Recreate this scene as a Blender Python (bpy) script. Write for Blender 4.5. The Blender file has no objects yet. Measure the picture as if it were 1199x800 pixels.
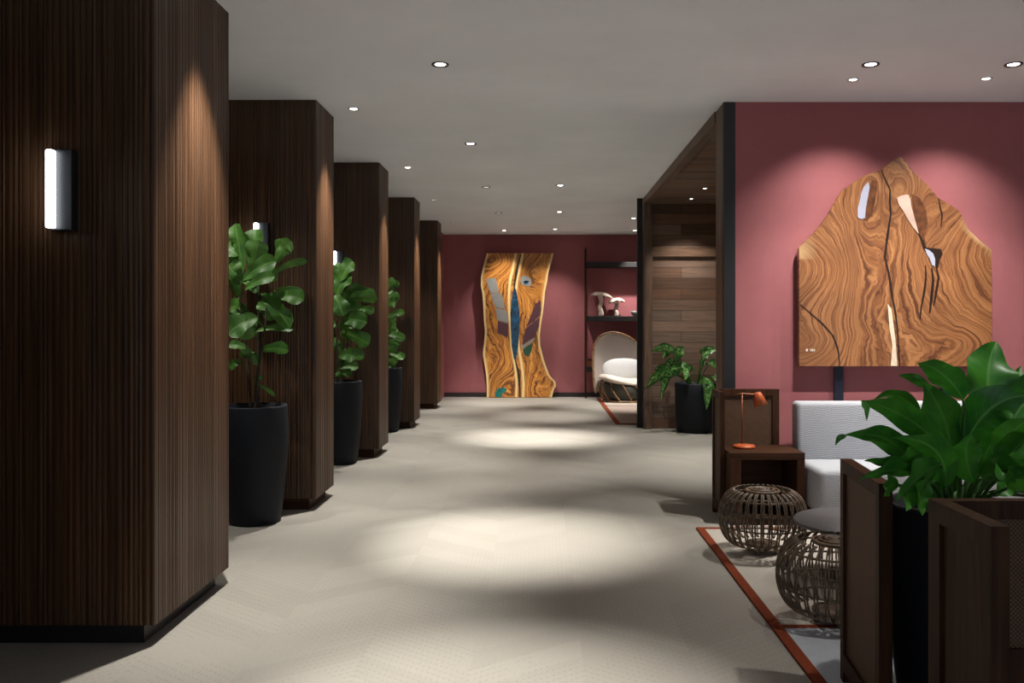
import bpy, bmesh, math, random
from mathutils import Vector, Matrix
PI = math.pi
SC = bpy.context.scene
COL = SC.collection
F, VX, VY, EYE, CH = 1000.0, 633.0, 378.0, 1.28, 2.80

# ------------------------------------------------------------------ camera, world, exposure
cam = bpy.data.cameras.new('camera'); camo = bpy.data.objects.new('camera', cam); COL.objects.link(camo)
camo.location = (0, 0, EYE); camo.rotation_euler = (PI/2, 0, 0)
cam.sensor_width = 36; cam.lens = F/1199*36
cam.shift_x = -(VX-599.5)/1199; cam.shift_y = -(400-VY)/1199
cam.clip_start = .05
SC.camera = camo
SC.view_settings.view_transform = 'Standard'; SC.view_settings.look = 'None'
SC.view_settings.gamma = 1; SC.view_settings.use_curve_mapping = False
SC.view_settings.exposure = 0.32
W = bpy.data.worlds.new('world'); SC.world = W; W.use_nodes = True
W.node_tree.nodes['Background'].inputs[0].default_value = (.80, .89, 1, 1)
W.node_tree.nodes['Background'].inputs[1].default_value = 0.66
SPOT = 1.0          # master gain of the ceiling spots

def P(px, py, y):   # world point at depth y seen at a pixel of the 1199x800 photograph
    return Vector(((px-VX)/F*y, y, EYE-(py-VY)/F*y))

# ------------------------------------------------------------------ materials
def nt(name):
    m = bpy.data.materials.new(name); m.use_nodes = True
    t = m.node_tree; b = t.nodes['Principled BSDF']
    return m, t, b
def setb(b, col=None, rough=None, metal=None, spec=None):
    if col is not None: b.inputs['Base Color'].default_value = (*col, 1)
    if rough is not None: b.inputs['Roughness'].default_value = rough
    if metal is not None: b.inputs['Metallic'].default_value = metal
    if spec is not None: b.inputs['Specular IOR Level'].default_value = spec
def N(t, typ, **kw):
    n = t.nodes.new(typ)
    for k, v in kw.items(): setattr(n, k, v)
    return n
def ramp(t, fac, stops):
    r = N(t, 'ShaderNodeValToRGB'); e = r.color_ramp.elements
    while len(e) < len(stops): e.new(.5)
    for i, (p, c) in enumerate(stops):
        e[i].position = p; e[i].color = (*c, 1)
    t.links.new(fac, r.inputs[0]); return r.outputs[0]
def coords(t, scale=(1,1,1), rot=(0,0,0), kind='Object'):
    tc = N(t, 'ShaderNodeTexCoord'); mp = N(t, 'ShaderNodeMapping')
    mp.inputs['Scale'].default_value = scale; mp.inputs['Rotation'].default_value = rot
    t.links.new(tc.outputs[kind], mp.inputs[0]); return mp.outputs[0]
def noise(t, vec, scale, detail=4, rough=.55, dist=0):
    n = N(t, 'ShaderNodeTexNoise'); n.inputs['Scale'].default_value = scale
    n.inputs['Detail'].default_value = detail; n.inputs['Roughness'].default_value = rough
    n.inputs['Distortion'].default_value = dist
    t.links.new(vec, n.inputs['Vector']); return n.outputs['Fac']
def bump(t, b, h, strength=.3, dist=.01):
    n = N(t, 'ShaderNodeBump'); n.inputs['Strength'].default_value = strength
    n.inputs['Distance'].default_value = dist
    t.links.new(h, n.inputs['Height']); t.links.new(n.outputs[0], b.inputs['Normal'])
def math_(t, op, a, b_=None, c=None):
    n = N(t, 'ShaderNodeMath', operation=op)
    for i, v in enumerate((a, b_, c)):
        if v is None: continue
        if isinstance(v, (int, float)): n.inputs[i].default_value = v
        else: t.links.new(v, n.inputs[i])
    return n.outputs[0]
def mixc(t, fac, a, b_, mode='MIX'):
    n = N(t, 'ShaderNodeMix', data_type='RGBA', blend_type=mode)
    for s, v in ((0, fac), (6, a), (7, b_)):
        if isinstance(v, (int, float)): n.inputs[s].default_value = v
        elif isinstance(v, tuple): n.inputs[s].default_value = (*v, 1)
        else: t.links.new(v, n.inputs[s])
    return n.outputs[2]

def simple(name, col, rough=.5, metal=0, spec=.5, var=.0, vs=20, bs=0):
    m, t, b = nt(name); setb(b, col, rough, metal, spec)
    v = coords(t); n = noise(t, v, vs)
    k = max(var, .04)
    c = ramp(t, n, [(.3, tuple(x*(1-k) for x in col)), (.7, tuple(min(1, x*(1+k)) for x in col))])
    t.links.new(c, b.inputs['Base Color'])
    if bs: bump(t, b, n, bs, .004)
    return m

def grain_mat(name, dark, mid, light, scale, rough=.45, spec=.5, bs=.15):
    m, t, b = nt(name); setb(b, rough=rough, spec=spec)
    v = coords(t, scale)
    a = noise(t, v, 1.0, 6, .6, .6)
    c = ramp(t, a, [(.28, dark), (.5, mid), (.72, light)])
    v2 = coords(t, tuple(s*.25 for s in scale)); a2 = noise(t, v2, 1.0, 2)
    c = mixc(t, .35, c, ramp(t, a2, [(.35, (.45,.45,.45)), (.65, (1.25,1.2,1.15))]), 'MULTIPLY')
    t.links.new(c, b.inputs['Base Color']); bump(t, b, a, bs, .002)
    return m
M_WALNUT = grain_mat('fluted_walnut', (.038,.0165,.0068), (.080,.038,.0175), (.138,.074,.039), (60,60,1.2), .38, .42)
M_WALNUT_D = grain_mat('dark_walnut', (.024,.0095,.0045), (.046,.019,.009), (.076,.034,.017), (3,40,40), .55, .12)
M_WALNUT_V = grain_mat('dark_walnut_upright', (.024,.0095,.0045), (.046,.019,.009), (.076,.034,.017), (40,40,3), .55, .12)
M_TRIMW = grain_mat('portal_wood', (.075,.043,.027), (.13,.078,.05), (.19,.12,.078), (40,3,40), .5)
M_TRIMV = grain_mat('portal_wood_upright', (.075,.043,.027), (.13,.078,.05), (.19,.12,.078), (40,40,3), .5)
M_TRIMX = grain_mat('portal_wood_cross', (.10,.055,.032), (.17,.095,.056), (.24,.14,.085), (3,40,40), .5)
M_BLACK = simple('black_trim', (.010,.009,.010), .5)
M_NAVY = simple('navy_steel', (.012,.014,.030), .4, .2)
M_CEIL = simple('ceiling_paint', (.86,.89,.94), .9, 0, .2, .01, 1.5)
M_POT = simple('charcoal_ceramic', (.008,.0105,.016), .65, 0, .3, .15, 60, .15)
M_SOIL = simple('soil', (.02,.014,.01), .95, 0, .2, .5, 60, .8)
M_STEM = simple('fig_bark', (.055,.045,.03), .8, 0, .3, .4, 80, .5)
M_PETIOLE = simple('green_stalk', (.04,.12,.02), .5, 0, .4, .2, 40)
M_RUST = simple('rust_wool', (.20,.045,.020), .95, 0, .1, .25, 150, .6)
M_ORANGE = simple('orange_lacquer', (.42,.085,.022), .4, 0, .5, .05)
M_LAMPROD = simple('bronze_rod', (.22,.065,.025), .4, .3)
M_TABLETOP = simple('grey_stone_top', (.085,.085,.09), .5, 0, .5, .12, 30)
M_RATTAN = grain_mat('rattan_cane', (.035,.022,.013), (.12,.08,.05), (.30,.215,.14), (25,25,25), .45)
M_CHAIRFR = grain_mat('honey_rattan', (.10,.05,.022), (.26,.14,.065), (.5,.32,.19), (20,20,20), .4)
M_BASK = simple('olive_grey_basket', (.07,.07,.06), .8, 0, .2, .3, 60, .4)
M_CREAM = simple('cream_boucle', (.62,.56,.49), .95, 0, .1, .08, 90, .5)
M_PILLOW = simple('pale_grey_cushion', (.55,.55,.56), .95, 0, .1, .06, 90, .4)
M_SHELL = simple('taupe_cane_shell', (.46,.39,.35), .8, 0, .2, .12, 120, .4)
M_WHITE = simple('bleached_coral', (.72,.60,.52), .8, 0, .3, .15, 40, .5)
M_AMBER = simple('amber_box', (.20,.055,.018), .4)
M_BASEB = simple('dark_baseboard', (.018,.012,.011), .5)
M_RINGD = simple('gunmetal_ring', (.07,.07,.075), .35, .5)
M_RINGW = simple('white_ring', (.6,.6,.6), .5)
M_HOUSE = simple('sconce_housing', (.018,.020,.024), .4, .3)
M_PLAS_D = simple('matte_bowl', (.25,.25,.26), .4)

def emis(name, col, s):
    m, t, b = nt(name); setb(b, (.8,.8,.8), .5)
    b.inputs['Emission Color'].default_value = (*col, 1); b.inputs['Emission Strength'].default_value = s
    return m
M_LENS = emis('lamp_lens', (1,.95,.88), 9); M_LENSD = emis('lamp_lens_dim', (1,.96,.9), .7)
M_TUBE = emis('sconce_diffuser', (.95,.98,1), 7)

# plaster walls
m, t, b = nt('terracotta_plaster'); setb(b, rough=.85, spec=.25)
v = coords(t); n1 = noise(t, v, 1.1, 5, .6); n2 = noise(t, v, 14, 4)
c = ramp(t, n1, [(.3, (.335,.112,.122)), (.7, (.385,.135,.146))])
c = mixc(t, .25, c, ramp(t, n2, [(.3, (.9,.9,.9)), (.7, (1.1,1.1,1.1))]), 'MULTIPLY')
t.links.new(c, b.inputs['Base Color']); bump(t, b, n2, .08, .004); M_RED = m

# floor: pale planks in a chevron of dotted rows
m, t, b = nt('perforated_chevron_floor'); setb(b, rough=.55, spec=.35)
tc = N(t, 'ShaderNodeTexCoord'); sx = N(t, 'ShaderNodeSeparateXYZ'); t.links.new(tc.outputs['Object'], sx.inputs[0])
X, Y = sx.outputs[0], sx.outputs[1]
tri = math_(t, 'PINGPONG', math_(t, 'ADD', X, 20.0), .42)
v_ = math_(t, 'ADD', math_(t, 'MULTIPLY', tri, .75), Y)
row = math_(t, 'FRACT', math_(t, 'MULTIPLY', v_, 22.0))
line = math_(t, 'LESS_THAN', row, .22)
dots = math_(t, 'LESS_THAN', math_(t, 'FRACT', math_(t, 'MULTIPLY', tri, 46.0)), .5)
n0 = noise(t, tc.outputs['Object'], 1.6, 3)
patch = math_(t, 'GREATER_THAN', n0, .46)
mark = math_(t, 'MULTIPLY', math_(t, 'MULTIPLY', line, dots), patch)
plank = N(t, 'ShaderNodeTexWhiteNoise', noise_dimensions='2D')
cmb = N(t, 'ShaderNodeCombineXYZ')
t.links.new(math_(t, 'FLOOR', math_(t, 'MULTIPLY', v_, 5.5)), cmb.inputs[0])
t.links.new(math_(t, 'FLOOR', math_(t, 'MULTIPLY', math_(t, 'ADD', X, 20.0), 1/.42)), cmb.inputs[1])
t.links.new(cmb.outputs[0], plank.inputs['Vector'])
base = ramp(t, plank.outputs['Value'], [(0, (.305,.288,.252)), (1, (.335,.316,.278))])
n3 = noise(t, tc.outputs['Object'], 90, 3)
base = mixc(t, .5, base, ramp(t, n3, [(.3, (.86,.86,.86)), (.7, (1.1,1.1,1.1))]), 'MULTIPLY')
base = mixc(t, math_(t, 'MULTIPLY', mark, .26), base, (.16,.14,.12))
t.links.new(base, b.inputs['Base Color']); bump(t, b, math_(t, 'SUBTRACT', 1.0, mark), .2, .002); M_FLOOR = m

# horizontal planks (alcove)
def planks(name, scale_vec, rot=(0,0,0)):
    m, t, b = nt(name); setb(b, rough=.55, spec=.4)
    v = coords(t, (1,1,1), rot)
    br = N(t, 'ShaderNodeTexBrick'); br.offset = .37; br.offset_frequency = 2
    br.inputs['Scale'].default_value = 1; br.inputs['Brick Width'].default_value = 1.7
    br.inputs['Row Height'].default_value = .13; br.inputs['Mortar Size'].default_value = .0025
    br.inputs['Color1'].default_value = (0,0,0,1); br.inputs['Color2'].default_value = (1,1,1,1)
    br.inputs['Mortar'].default_value = (.0,.0,.0,1); br.inputs['Bias'].default_value = 0
    t.links.new(v, br.inputs['Vector'])
    col = ramp(t, br.outputs['Color'], [(0, (.085,.048,.030)), (.3, (.18,.09,.05)), (.55, (.14,.10,.076)), (.8, (.22,.14,.10)), (1, (.10,.075,.062))])
    v2 = coords(t, scale_vec, (0,0,0)); n = noise(t, v2, 1, 6, .6, .8)
    col = mixc(t, .8, col, ramp(t, n, [(.25, (.5,.5,.5)), (.75, (1.35,1.3,1.25))]), 'MULTIPLY')
    col = mixc(t, math_(t, 'MULTIPLY', br.outputs['Fac'], .8), col, (.01,.007,.005))
    t.links.new(col, b.inputs['Base Color']); bump(t, b, n, .15, .003)
    return m
M_PLANK_E = planks('reclaimed_planks', (2.5,40,40), (PI/2, 0, 0))     # on a wall facing -Y
M_PLANK_C = planks('reclaimed_ceiling_planks', (2.5,40,40))
M_PLANK_S = planks('reclaimed_side_planks', (40,2.5,40), (PI/2, 0, PI/2))

# woven cane webbing
m, t, b = nt('woven_cane'); setb(b, rough=.6, spec=.3)
v = coords(t); ss = N(t, 'ShaderNodeSeparateXYZ'); t.links.new(v, ss.inputs[0])
uu = math_(t, 'ADD', ss.outputs[0], ss.outputs[1])
wa = math_(t, 'SINE', math_(t, 'MULTIPLY', uu, 520)); wb = math_(t, 'SINE', math_(t, 'MULTIPLY', ss.outputs[2], 520))
wv = math_(t, 'MULTIPLY_ADD', math_(t, 'MULTIPLY', wa, wb), .5, .5)
n = noise(t, v, 25, 3)
c = ramp(t, wv, [(.15, (.030,.014,.006)), (.55, (.085,.042,.021)), (1, (.17,.095,.055))])
c = mixc(t, .5, c, ramp(t, n, [(.3, (.7,.7,.7)), (.7, (1.2,1.2,1.2))]), 'MULTIPLY')
t.links.new(c, b.inputs['Base Color']); bump(t, b, wv, .6, .002); M_CANE = m

# ribbed grey upholstery
m, t, b = nt('ribbed_grey_weave'); setb(b, rough=.95, spec=.15)
v = coords(t); d = noise(t, v, 5, 2)
ss = N(t, 'ShaderNodeSeparateXYZ'); t.links.new(v, ss.inputs[0])
h = math_(t, 'ADD', math_(t, 'ADD', ss.outputs[2], math_(t, 'MULTIPLY', ss.outputs[1], .8)), math_(t, 'MULTIPLY', d, .07))
s = math_(t, 'MULTIPLY_ADD', math_(t, 'SINE', math_(t, 'MULTIPLY', h, 640)), .5, .5)
n = noise(t, v, 160, 3)
c = ramp(t, s, [(0, (.32,.335,.365)), (1, (.44,.455,.49))])
c = mixc(t, .5, c, ramp(t, n, [(.3, (.8,.8,.8)), (.7, (1.15,1.15,1.15))]), 'MULTIPLY')
t.links.new(c, b.inputs['Base Color']); bump(t, b, s, .5, .003); M_SOFA = m

# rug fields
def rugmat(name, col):
    m, t, b = nt(name); setb(b, rough=.98, spec=.1)
    v = coords(t); n = noise(t, v, 220, 3); n2 = noise(t, v, 2.5, 4)
    c = ramp(t, n, [(.3, tuple(x*.86 for x in col)), (.7, tuple(x*1.1 for x in col))])
    c = mixc(t, .4, c, ramp(t, n2, [(.4, (.85,.85,.86)), (.6, (1.1,1.1,1.1))]), 'MULTIPLY')
    t.links.new(c, b.inputs['Base Color']); bump(t, b, n, .6, .003); return m
M_RUG = rugmat('beige_rug_pile', (.50,.46,.40)); M_RUGB = rugmat('blue_grey_rug_pile', (.45,.48,.52))
M_RUGT = rugmat('taupe_rug_pile', (.36,.29,.25))

# leaves: uv.x = across (0..1), uv.y = along
def leafmat(name, dark, light, vein, rough=.35, blotch=None):
    m, t, b = nt(name); setb(b, rough=rough, spec=.5)
    uv = N(t, 'ShaderNodeUVMap'); ss = N(t, 'ShaderNodeSeparateXYZ'); t.links.new(uv.outputs[0], ss.inputs[0])
    a = math_(t, 'ABSOLUTE', math_(t, 'SUBTRACT', ss.outputs[0], .5))
    tc = N(t, 'ShaderNodeTexCoord'); n = noise(t, tc.outputs['Object'], 7, 3)
    c = ramp(t, n, [(.32, dark), (.68, light)])
    sv = math_(t, 'FRACT', math_(t, 'SUBTRACT', math_(t, 'MULTIPLY', ss.outputs[1], 9.0), math_(t, 'MULTIPLY', a, 5.0)))
    side = math_(t, 'LESS_THAN', sv, .09); mid = math_(t, 'LESS_THAN', a, .028)
    vm = math_(t, 'MAXIMUM', math_(t, 'MULTIPLY', side, .3), math_(t, 'MULTIPLY', mid, .8))
    c = mixc(t, vm, c, vein)
    if blotch:
        n2 = noise(t, tc.outputs['Object'], 38, 3, .6)
        f = math_(t, 'MULTIPLY', ramp(t, n2, [(.48, (0,0,0)), (.56, (1,1,1))]), math_(t, 'LESS_THAN', a, .36))
        c = mixc(t, math_(t, 'MULTIPLY', f, .8), c, blotch)
    t.links.new(c, b.inputs['Base Color']); bump(t, b, sv, .15, .003)
    tr = N(t, 'ShaderNodeBsdfTranslucent'); t.links.new(c, tr.inputs[0])
    mx = N(t, 'ShaderNodeMixShader'); mx.inputs[0].default_value = .22
    out = t.nodes['Material Output']
    t.links.new(b.outputs[0], mx.inputs[1]); t.links.new(tr.outputs[0], mx.inputs[2]); t.links.new(mx.outputs[0], out.inputs[0])
    return m
M_FIG = leafmat('fiddle_leaf', (.035,.12,.020), (.11,.27,.040), (.17,.34,.08), .48)
M_LILY = leafmat('broad_glossy_leaf', (.014,.12,.010), (.055,.25,.018), (.10,.28,.05), .42)
M_VARI = leafmat('variegated_leaf', (.010,.060,.010), (.04,.16,.02), (.16,.32,.09), .3, (.26,.46,.16))

# figured slab wood driven by a flow field stored on the mesh ('g' rings, 'e' closeness to the live edge)
def slabmat(name, stops, edge_col, freq, rough=.35, nz=.5):
    m, t, b = nt(name); setb(b, rough=rough, spec=.5)
    g = N(t, 'ShaderNodeAttribute', attribute_name='g'); e = N(t, 'ShaderNodeAttribute', attribute_name='e')
    v = coords(t); n1 = noise(t, v, 3.2, 4, .55, .6); n2 = noise(t, v, 14, 3)
    gg = math_(t, 'ADD', g.outputs['Fac'], math_(t, 'MULTIPLY', n1, nz))
    gg = math_(t, 'ADD', gg, math_(t, 'MULTIPLY', n2, .035))
    def band(k, d):
        q = N(t, 'ShaderNodeTexNoise', noise_dimensions='2D'); q.inputs['Scale'].default_value = 1
        q.inputs['Detail'].default_value = d; q.inputs['Roughness'].default_value = .68
        cb = N(t, 'ShaderNodeCombineXYZ'); t.links.new(math_(t, 'MULTIPLY', gg, freq*k), cb.inputs[0]); t.links.new(n3, cb.inputs[1])
        t.links.new(cb.outputs[0], q.inputs['Vector']); return q.outputs['Fac']
    n3 = math_(t, 'MULTIPLY', noise(t, v, 1.3, 2), 5.0)
    sn = math_(t, 'MULTIPLY_ADD', math_(t, 'SINE', math_(t, 'MULTIPLY', gg, freq*.55)), .5, .5)
    s = math_(t, 'ADD', math_(t, 'MULTIPLY', band(.36, 6), 2.5), math_(t, 'MULTIPLY_ADD', sn, .20, -.86))
    c = ramp(t, s, stops)
    n4 = noise(t, v, 2.2, 3)
    c = mixc(t, .5, c, ramp(t, n4, [(.35, (.7,.66,.66)), (.65, (1.25,1.2,1.1))]), 'MULTIPLY')
    c = mixc(t, e.outputs['Fac'], c, edge_col)
    t.links.new(c, b.inputs['Base Color']); bump(t, b, s, .12, .003); return m
M_SLAB1 = slabmat('figured_acacia', [(.10, (.085,.030,.014)), (.32, (.19,.075,.030)), (.6, (.27,.115,.045)), (.92, (.37,.175,.072))], (.50,.32,.16), 62)
M_SLAB2 = slabmat('amber_slab', [(.12, (.07,.020,.006)), (.36, (.30,.105,.018)), (.6, (.50,.20,.035)), (.9, (.66,.32,.075))], (.82,.60,.26), 75, .3)
M_CRACK = simple('dark_crack_resin', (.018,.009,.006), .35)
M_BLUE = simple('blue_resin', (.006,.040,.085), .15, 0, .5, .8, 14)
M_TEAL = simple('teal_resin', (.008,.14,.12), .2, 0, .5, .4, 20)
M_MIRR = simple('silver_mirror', (.27,.265,.25), .32, .2, .5, .08, 9)
M_LILAC = simple('pale_mirror', (.42,.43,.54), .25, .15, .5, .05, 9)
M_PEACH = simple('peach_mirror', (.66,.46,.38), .25, .15, .5, .2, 6)
M_PLUM = simple('plum_glass', (.10,.035,.045), .25, .2)
M_GREENG = simple('bottle_green_glass', (.02,.07,.035), .2, .2)
M_PALE = simple('pale_sapwood', (.66,.54,.40), .5, 0, .4, .15, 30)
M_KNOT = simple('burnt_knot', (.11,.038,.014), .4, 0, .4, .5, 25)

# ------------------------------------------------------------------ mesh helpers
def link(name, me, mat=None, parent=None, smooth=False):
    o = bpy.data.objects.new(name, me); COL.objects.link(o)
    if mat is not None: me.materials.append(mat)
    if parent is not None: o.parent = parent
    if smooth:
        for p in me.polygons: p.use_smooth = True
    return o
def tag(o, label, cat, group=None):
    o['label'] = label; o['category'] = cat
    if group: o['group'] = group
    return o
def thing(name, label, cat, loc=(0,0,0), rz=0, group=None):
    o = bpy.data.objects.new(name, None); COL.objects.link(o)
    o.location = loc; o.rotation_euler = (0,0,rz); o.empty_display_size = .1
    return tag(o, label, cat, group)
def dup(root, loc=None, rz=None, label=None):
    def cp(o, par):
        c = o.copy(); COL.objects.link(c)
        if par is not None: c.parent = par
        for ch in o.children: cp(ch, c)
        return c
    r = cp(root, None)
    if loc is not None: r.location = loc
    if rz is not None: r.rotation_euler = (0,0,rz)
    if label: r['label'] = label
    return r
class G:
    def __init__(s): s.v, s.f, s.parts = [], [], []
    def box(s, a, b):
        i = len(s.v)
        (x0,y0,z0),(x1,y1,z1) = a, b
        s.v += [(x0,y0,z0),(x1,y0,z0),(x1,y1,z0),(x0,y1,z0),(x0,y0,z1),(x1,y0,z1),(x1,y1,z1),(x0,y1,z1)]
        s.f += [tuple(i+k for k in q) for q in ((3,2,1,0),(4,5,6,7),(0,1,5,4),(1,2,6,5),(2,3,7,6),(3,0,4,7))]
        return s
    def obox(s, p0, p1, th, z0, z1, side=1):   # upright slab along p0->p1 in plan, thickness to one side
        p0, p1 = Vector(p0), Vector(p1); d = (p1-p0).normalized(); n = Vector((-d.y, d.x))*th*side
        q = [p0, p1, p1+n, p0+n]
        if side < 0: q = q[::-1]
        i = len(s.v)
        s.v += [(a.x,a.y,z0) for a in q] + [(a.x,a.y,z1) for a in q]
        s.f += [tuple(i+k for k in f) for f in ((3,2,1,0),(4,5,6,7),(0,1,5,4),(1,2,6,5),(2,3,7,6),(3,0,4,7))]
        return s
    def lathe(s, prof, n=32, c=(0,0,0), caps=True):
        i = len(s.v)
        for r, z in prof:
            for k in range(n):
                a = 2*PI*k/n; s.v.append((c[0]+r*math.cos(a), c[1]+r*math.sin(a), c[2]+z))
        for j in range(len(prof)-1):
            for k in range(n):
                k2 = (k+1)%n; s.f.append((i+j*n+k, i+j*n+k2, i+(j+1)*n+k2, i+(j+1)*n+k))
        if caps:
            s.f.append(tuple(i+k for k in reversed(range(n)))); s.f.append(tuple(i+(len(prof)-1)*n+k for k in range(n)))
        return s
    def tube(s, pts, r, n=8, closed=False):
        pts = [Vector(p) for p in pts]; m = len(pts); rr = r if isinstance(r, (list, tuple)) else [r]*m
        i = len(s.v); up = None
        for j, p in enumerate(pts):
            if closed: tg = pts[(j+1)%m]-pts[j-1]
            else: tg = pts[min(j+1, m-1)]-pts[max(j-1, 0)]
            tg.normalize()
            if up is None: up = tg.orthogonal().normalized()
            up = (up - tg*up.dot(tg)).normalized(); w = tg.cross(up)
            for k in range(n):
                a = 2*PI*k/n; q = p + (up*math.cos(a)+w*math.sin(a))*rr[j]; s.v.append(tuple(q))
        for j in range(m if closed else m-1):
            j2 = (j+1)%m
            for k in range(n):
                k2 = (k+1)%n; s.f.append((i+j*n+k, i+j*n+k2, i+j2*n+k2, i+j2*n+k))
        if not closed:
            s.f.append(tuple(i+k for k in reversed(range(n)))); s.f.append(tuple(i+(m-1)*n+k for k in range(n)))
        return s
    def prism(s, poly, y0, y1):                # polygon in XZ, extruded along Y (y0 nearer the viewer)
        i = len(s.v); n = len(poly)
        ar = sum(poly[k][0]*poly[(k+1)%n][1]-poly[(k+1)%n][0]*poly[k][1] for k in range(n))
        if ar < 0: poly = poly[::-1]
        s.v += [(x,y0,z) for x,z in poly] + [(x,y1,z) for x,z in poly]
        s.f.append(tuple(i+k for k in range(n))); s.f.append(tuple(i+n+k for k in reversed(range(n))))
        for k in range(n):
            k2 = (k+1)%n; s.f.append((i+k, i+n+k, i+n+k2, i+k2))
        return s
    def mesh(s, name='m'):
        me = bpy.data.meshes.new(name); me.from_pydata(s.v, [], s.f); me.update()
        return me
    def split(s, name, mat, parent):
        for g in s.parts: g.obj(name, mat, parent, True)
    def part(s):
        g = G(); s.parts.append(g); return g
    def obj(s, name, mat=None, parent=None, smooth=False, bevel=0, seg=2, sub=0, fixn=False):
        me = s.mesh(name)
        if fixn or bevel:
            bm = bmesh.new(); bm.from_mesh(me)
            if fixn: bmesh.ops.recalc_face_normals(bm, faces=bm.faces)
            if bevel: bmesh.ops.bevel(bm, geom=bm.edges[:], offset=bevel, segments=seg, profile=.5, affect='EDGES')
            bm.to_mesh(me); bm.free()
        o = link(name, me, mat, parent, smooth)
        if sub:
            md = o.modifiers.new('sub', 'SUBSURF'); md.levels = sub; md.render_levels = sub
        return o
def struct(name, g, mat, **k):
    o = g.obj(name, mat, **k); o['kind'] = 'structure'; return o
def bez(pts, n):
    out = []
    for i in range(n+1):
        t = i/n; q = [Vector(p) for p in pts]
        while len(q) > 1: q = [q[k].lerp(q[k+1], t) for k in range(len(q)-1)]
        out.append(q[0])
    return out

# ------------------------------------------------------------------ the setting
struct('floor', G().box((-3.5,-3,-.1), (5.6,14.9,0)), M_FLOOR)
struct('ceiling', G().box((-3.5,-3,CH), (5.6,14.9,CH+.12)), M_CEIL)
struct('wall_left', G().box((-3.5,-3,0), (-3.4,14.75,CH)), M_RED)
struct('wall_far', G().box((-3.5,14.75,0), (5.6,14.9,CH)), M_RED)
struct('wall_far_return', G().box((-3.4,14.0,0), (-1.665,14.75,CH)), M_RED)
struct('wall_right', G().box((5.5,-3,0), (5.6,14.75,CH)), M_RED)
WY = 5.88
struct('wall_front', G().box((1.295,WY,0), (5.5,WY+.12,CH)), M_RED)
struct('baseboard_far', G().box((-1.66,14.725,0), (5.5,14.75,.075)), M_BASEB)
struct('baseboard_right', G().box((1.30,WY-.018,0), (5.5,WY,.09)), M_BASEB)
# timber-lined alcove in the right-hand wall
EY = 10.32
struct('wall_alcove_end', G().box((1.33,EY,0), (3.4,EY+.13,CH)), M_PLANK_E)
struct('wall_alcove_side', G().box((3.3,WY+.12,0), (3.4,EY,CH)), M_PLANK_S)
struct('wall_alcove_back', G().box((1.35,WY+.12,0), (3.3,WY+.14,CH)), M_PLANK_E)
struct('ceiling_alcove', G().box((1.33,WY+.14,2.715), (3.3,EY,2.8)), M_PLANK_C)
struct('trim_1', G().box((1.26,WY+.04,0), (1.35,WY+.26,CH-.001)), M_TRIMV, bevel=.004)                 # near post
struct('trim_2', G().box((1.26,WY-.005,0), (1.34,WY+.035,CH-.001)), M_BLACK)                             # its dark edge
struct('trim_3', G().box((1.25,WY+.26,2.715), (1.34,EY+.12,CH-.001)), M_TRIMW, bevel=.004)            # beam over the opening
struct('trim_4', G().box((1.245,EY-.06,0), (1.345,EY+.10,2.714)), M_TRIMV, bevel=.004)             # far post
struct('trim_5', G().box((1.18,EY+.10,0), (1.245,EY+.16,CH-.001)), M_BLACK)                          # far post dark flange
struct('trim_6', G().box((1.345,EY-.035,2.075), (3.3,EY-.002,2.20)), M_TRIMX, bevel=.004)              # rail across the end wall
struct('trim_7', G().box((2.13,EY-.035,0), (2.24,EY-.002,2.07)), M_TRIMV, bevel=.004)
struct('trim_8', G().box((2.13,EY-.035,2.205), (2.24,EY-.002,2.71)), M_TRIMV, bevel=.004)

# ------------------------------------------------------------------ fluted columns
rnd = random.Random(5)
CX = -1.53
def fluted(x0, x1, y0, y1, z0, z1):
    """plan outline x0..x1, y0..y1 with ridged slats on the front, right and rear faces"""
    pts = []
    def run(a, b, n):
        a, b = Vector(a), Vector(b); L = (b-a).length; d = (b-a)/L; nn = Vector((d.y, -d.x)); s = 0
        while s < L-1e-4:
            w = min(rnd.choice((.015,.018,.022,.022,.030)), L-s); g = .0035
            if w > g*2.5:
                p = a+d*s
                pts.extend([p-nn*.006, p+d*g*.5-nn*.006, p+d*g, p+d*(g+w)*.5+nn*.0015, p+d*(w-g*.2), p+d*(w)-nn*.003])
            s += w
    run((x0,y0), (x1,y0), 0); run((x1,y0), (x1,y1), 0); run((x1,y1), (x0,y1), 0)
    g = G(); n = len(pts)
    g.v += [(p.x,p.y,z0) for p in pts] + [(p.x,p.y,z1) for p in pts]
    for k in range(n):
        k2 = (k+1)%n; g.f.append((k, k2, n+k2, n+k))
    g.f.append(tuple(reversed(range(n)))); g.f.append(tuple(n+k for k in range(n)))
    return g
cols = [(1.05,1.80,'',.0), (3.385,4.19,'nearest dark fluted timber column, at the left edge, with black plinth',0),
        (5.82,6.32,'fluted timber column behind the tallest fig plant, second along the aisle',0),
        (8.09,8.58,'fluted timber column behind the second fig pot, third along the aisle',0),
        (10.34,10.82,'fluted timber column behind the farthest fig pot, fourth along the aisle',0),
        (12.67,13.15,'farthest narrow fluted timber column, closest to the red end wall',0)]
for i, (y0, y1, lab, _) in enumerate(cols):
    if i == 0: lab = 'fluted timber column behind the left frame edge, out of view'
    t_ = thing('fluted_column', lab, 'column', (0,0,0), 0, 'fluted columns along the left side')
    fluted(-3.39, CX, y0, y1, .08, CH-.002).obj('timber_cladding', M_WALNUT, t_)
    p = G().box((-3.39,y0+.03,0), (CX-.055,y1-.03,.08)).obj('plinth', M_BLACK if i == 1 else M_WALNUT_D, t_)
    if i == 1: p['label'] = 'black recessed plinth'

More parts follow.
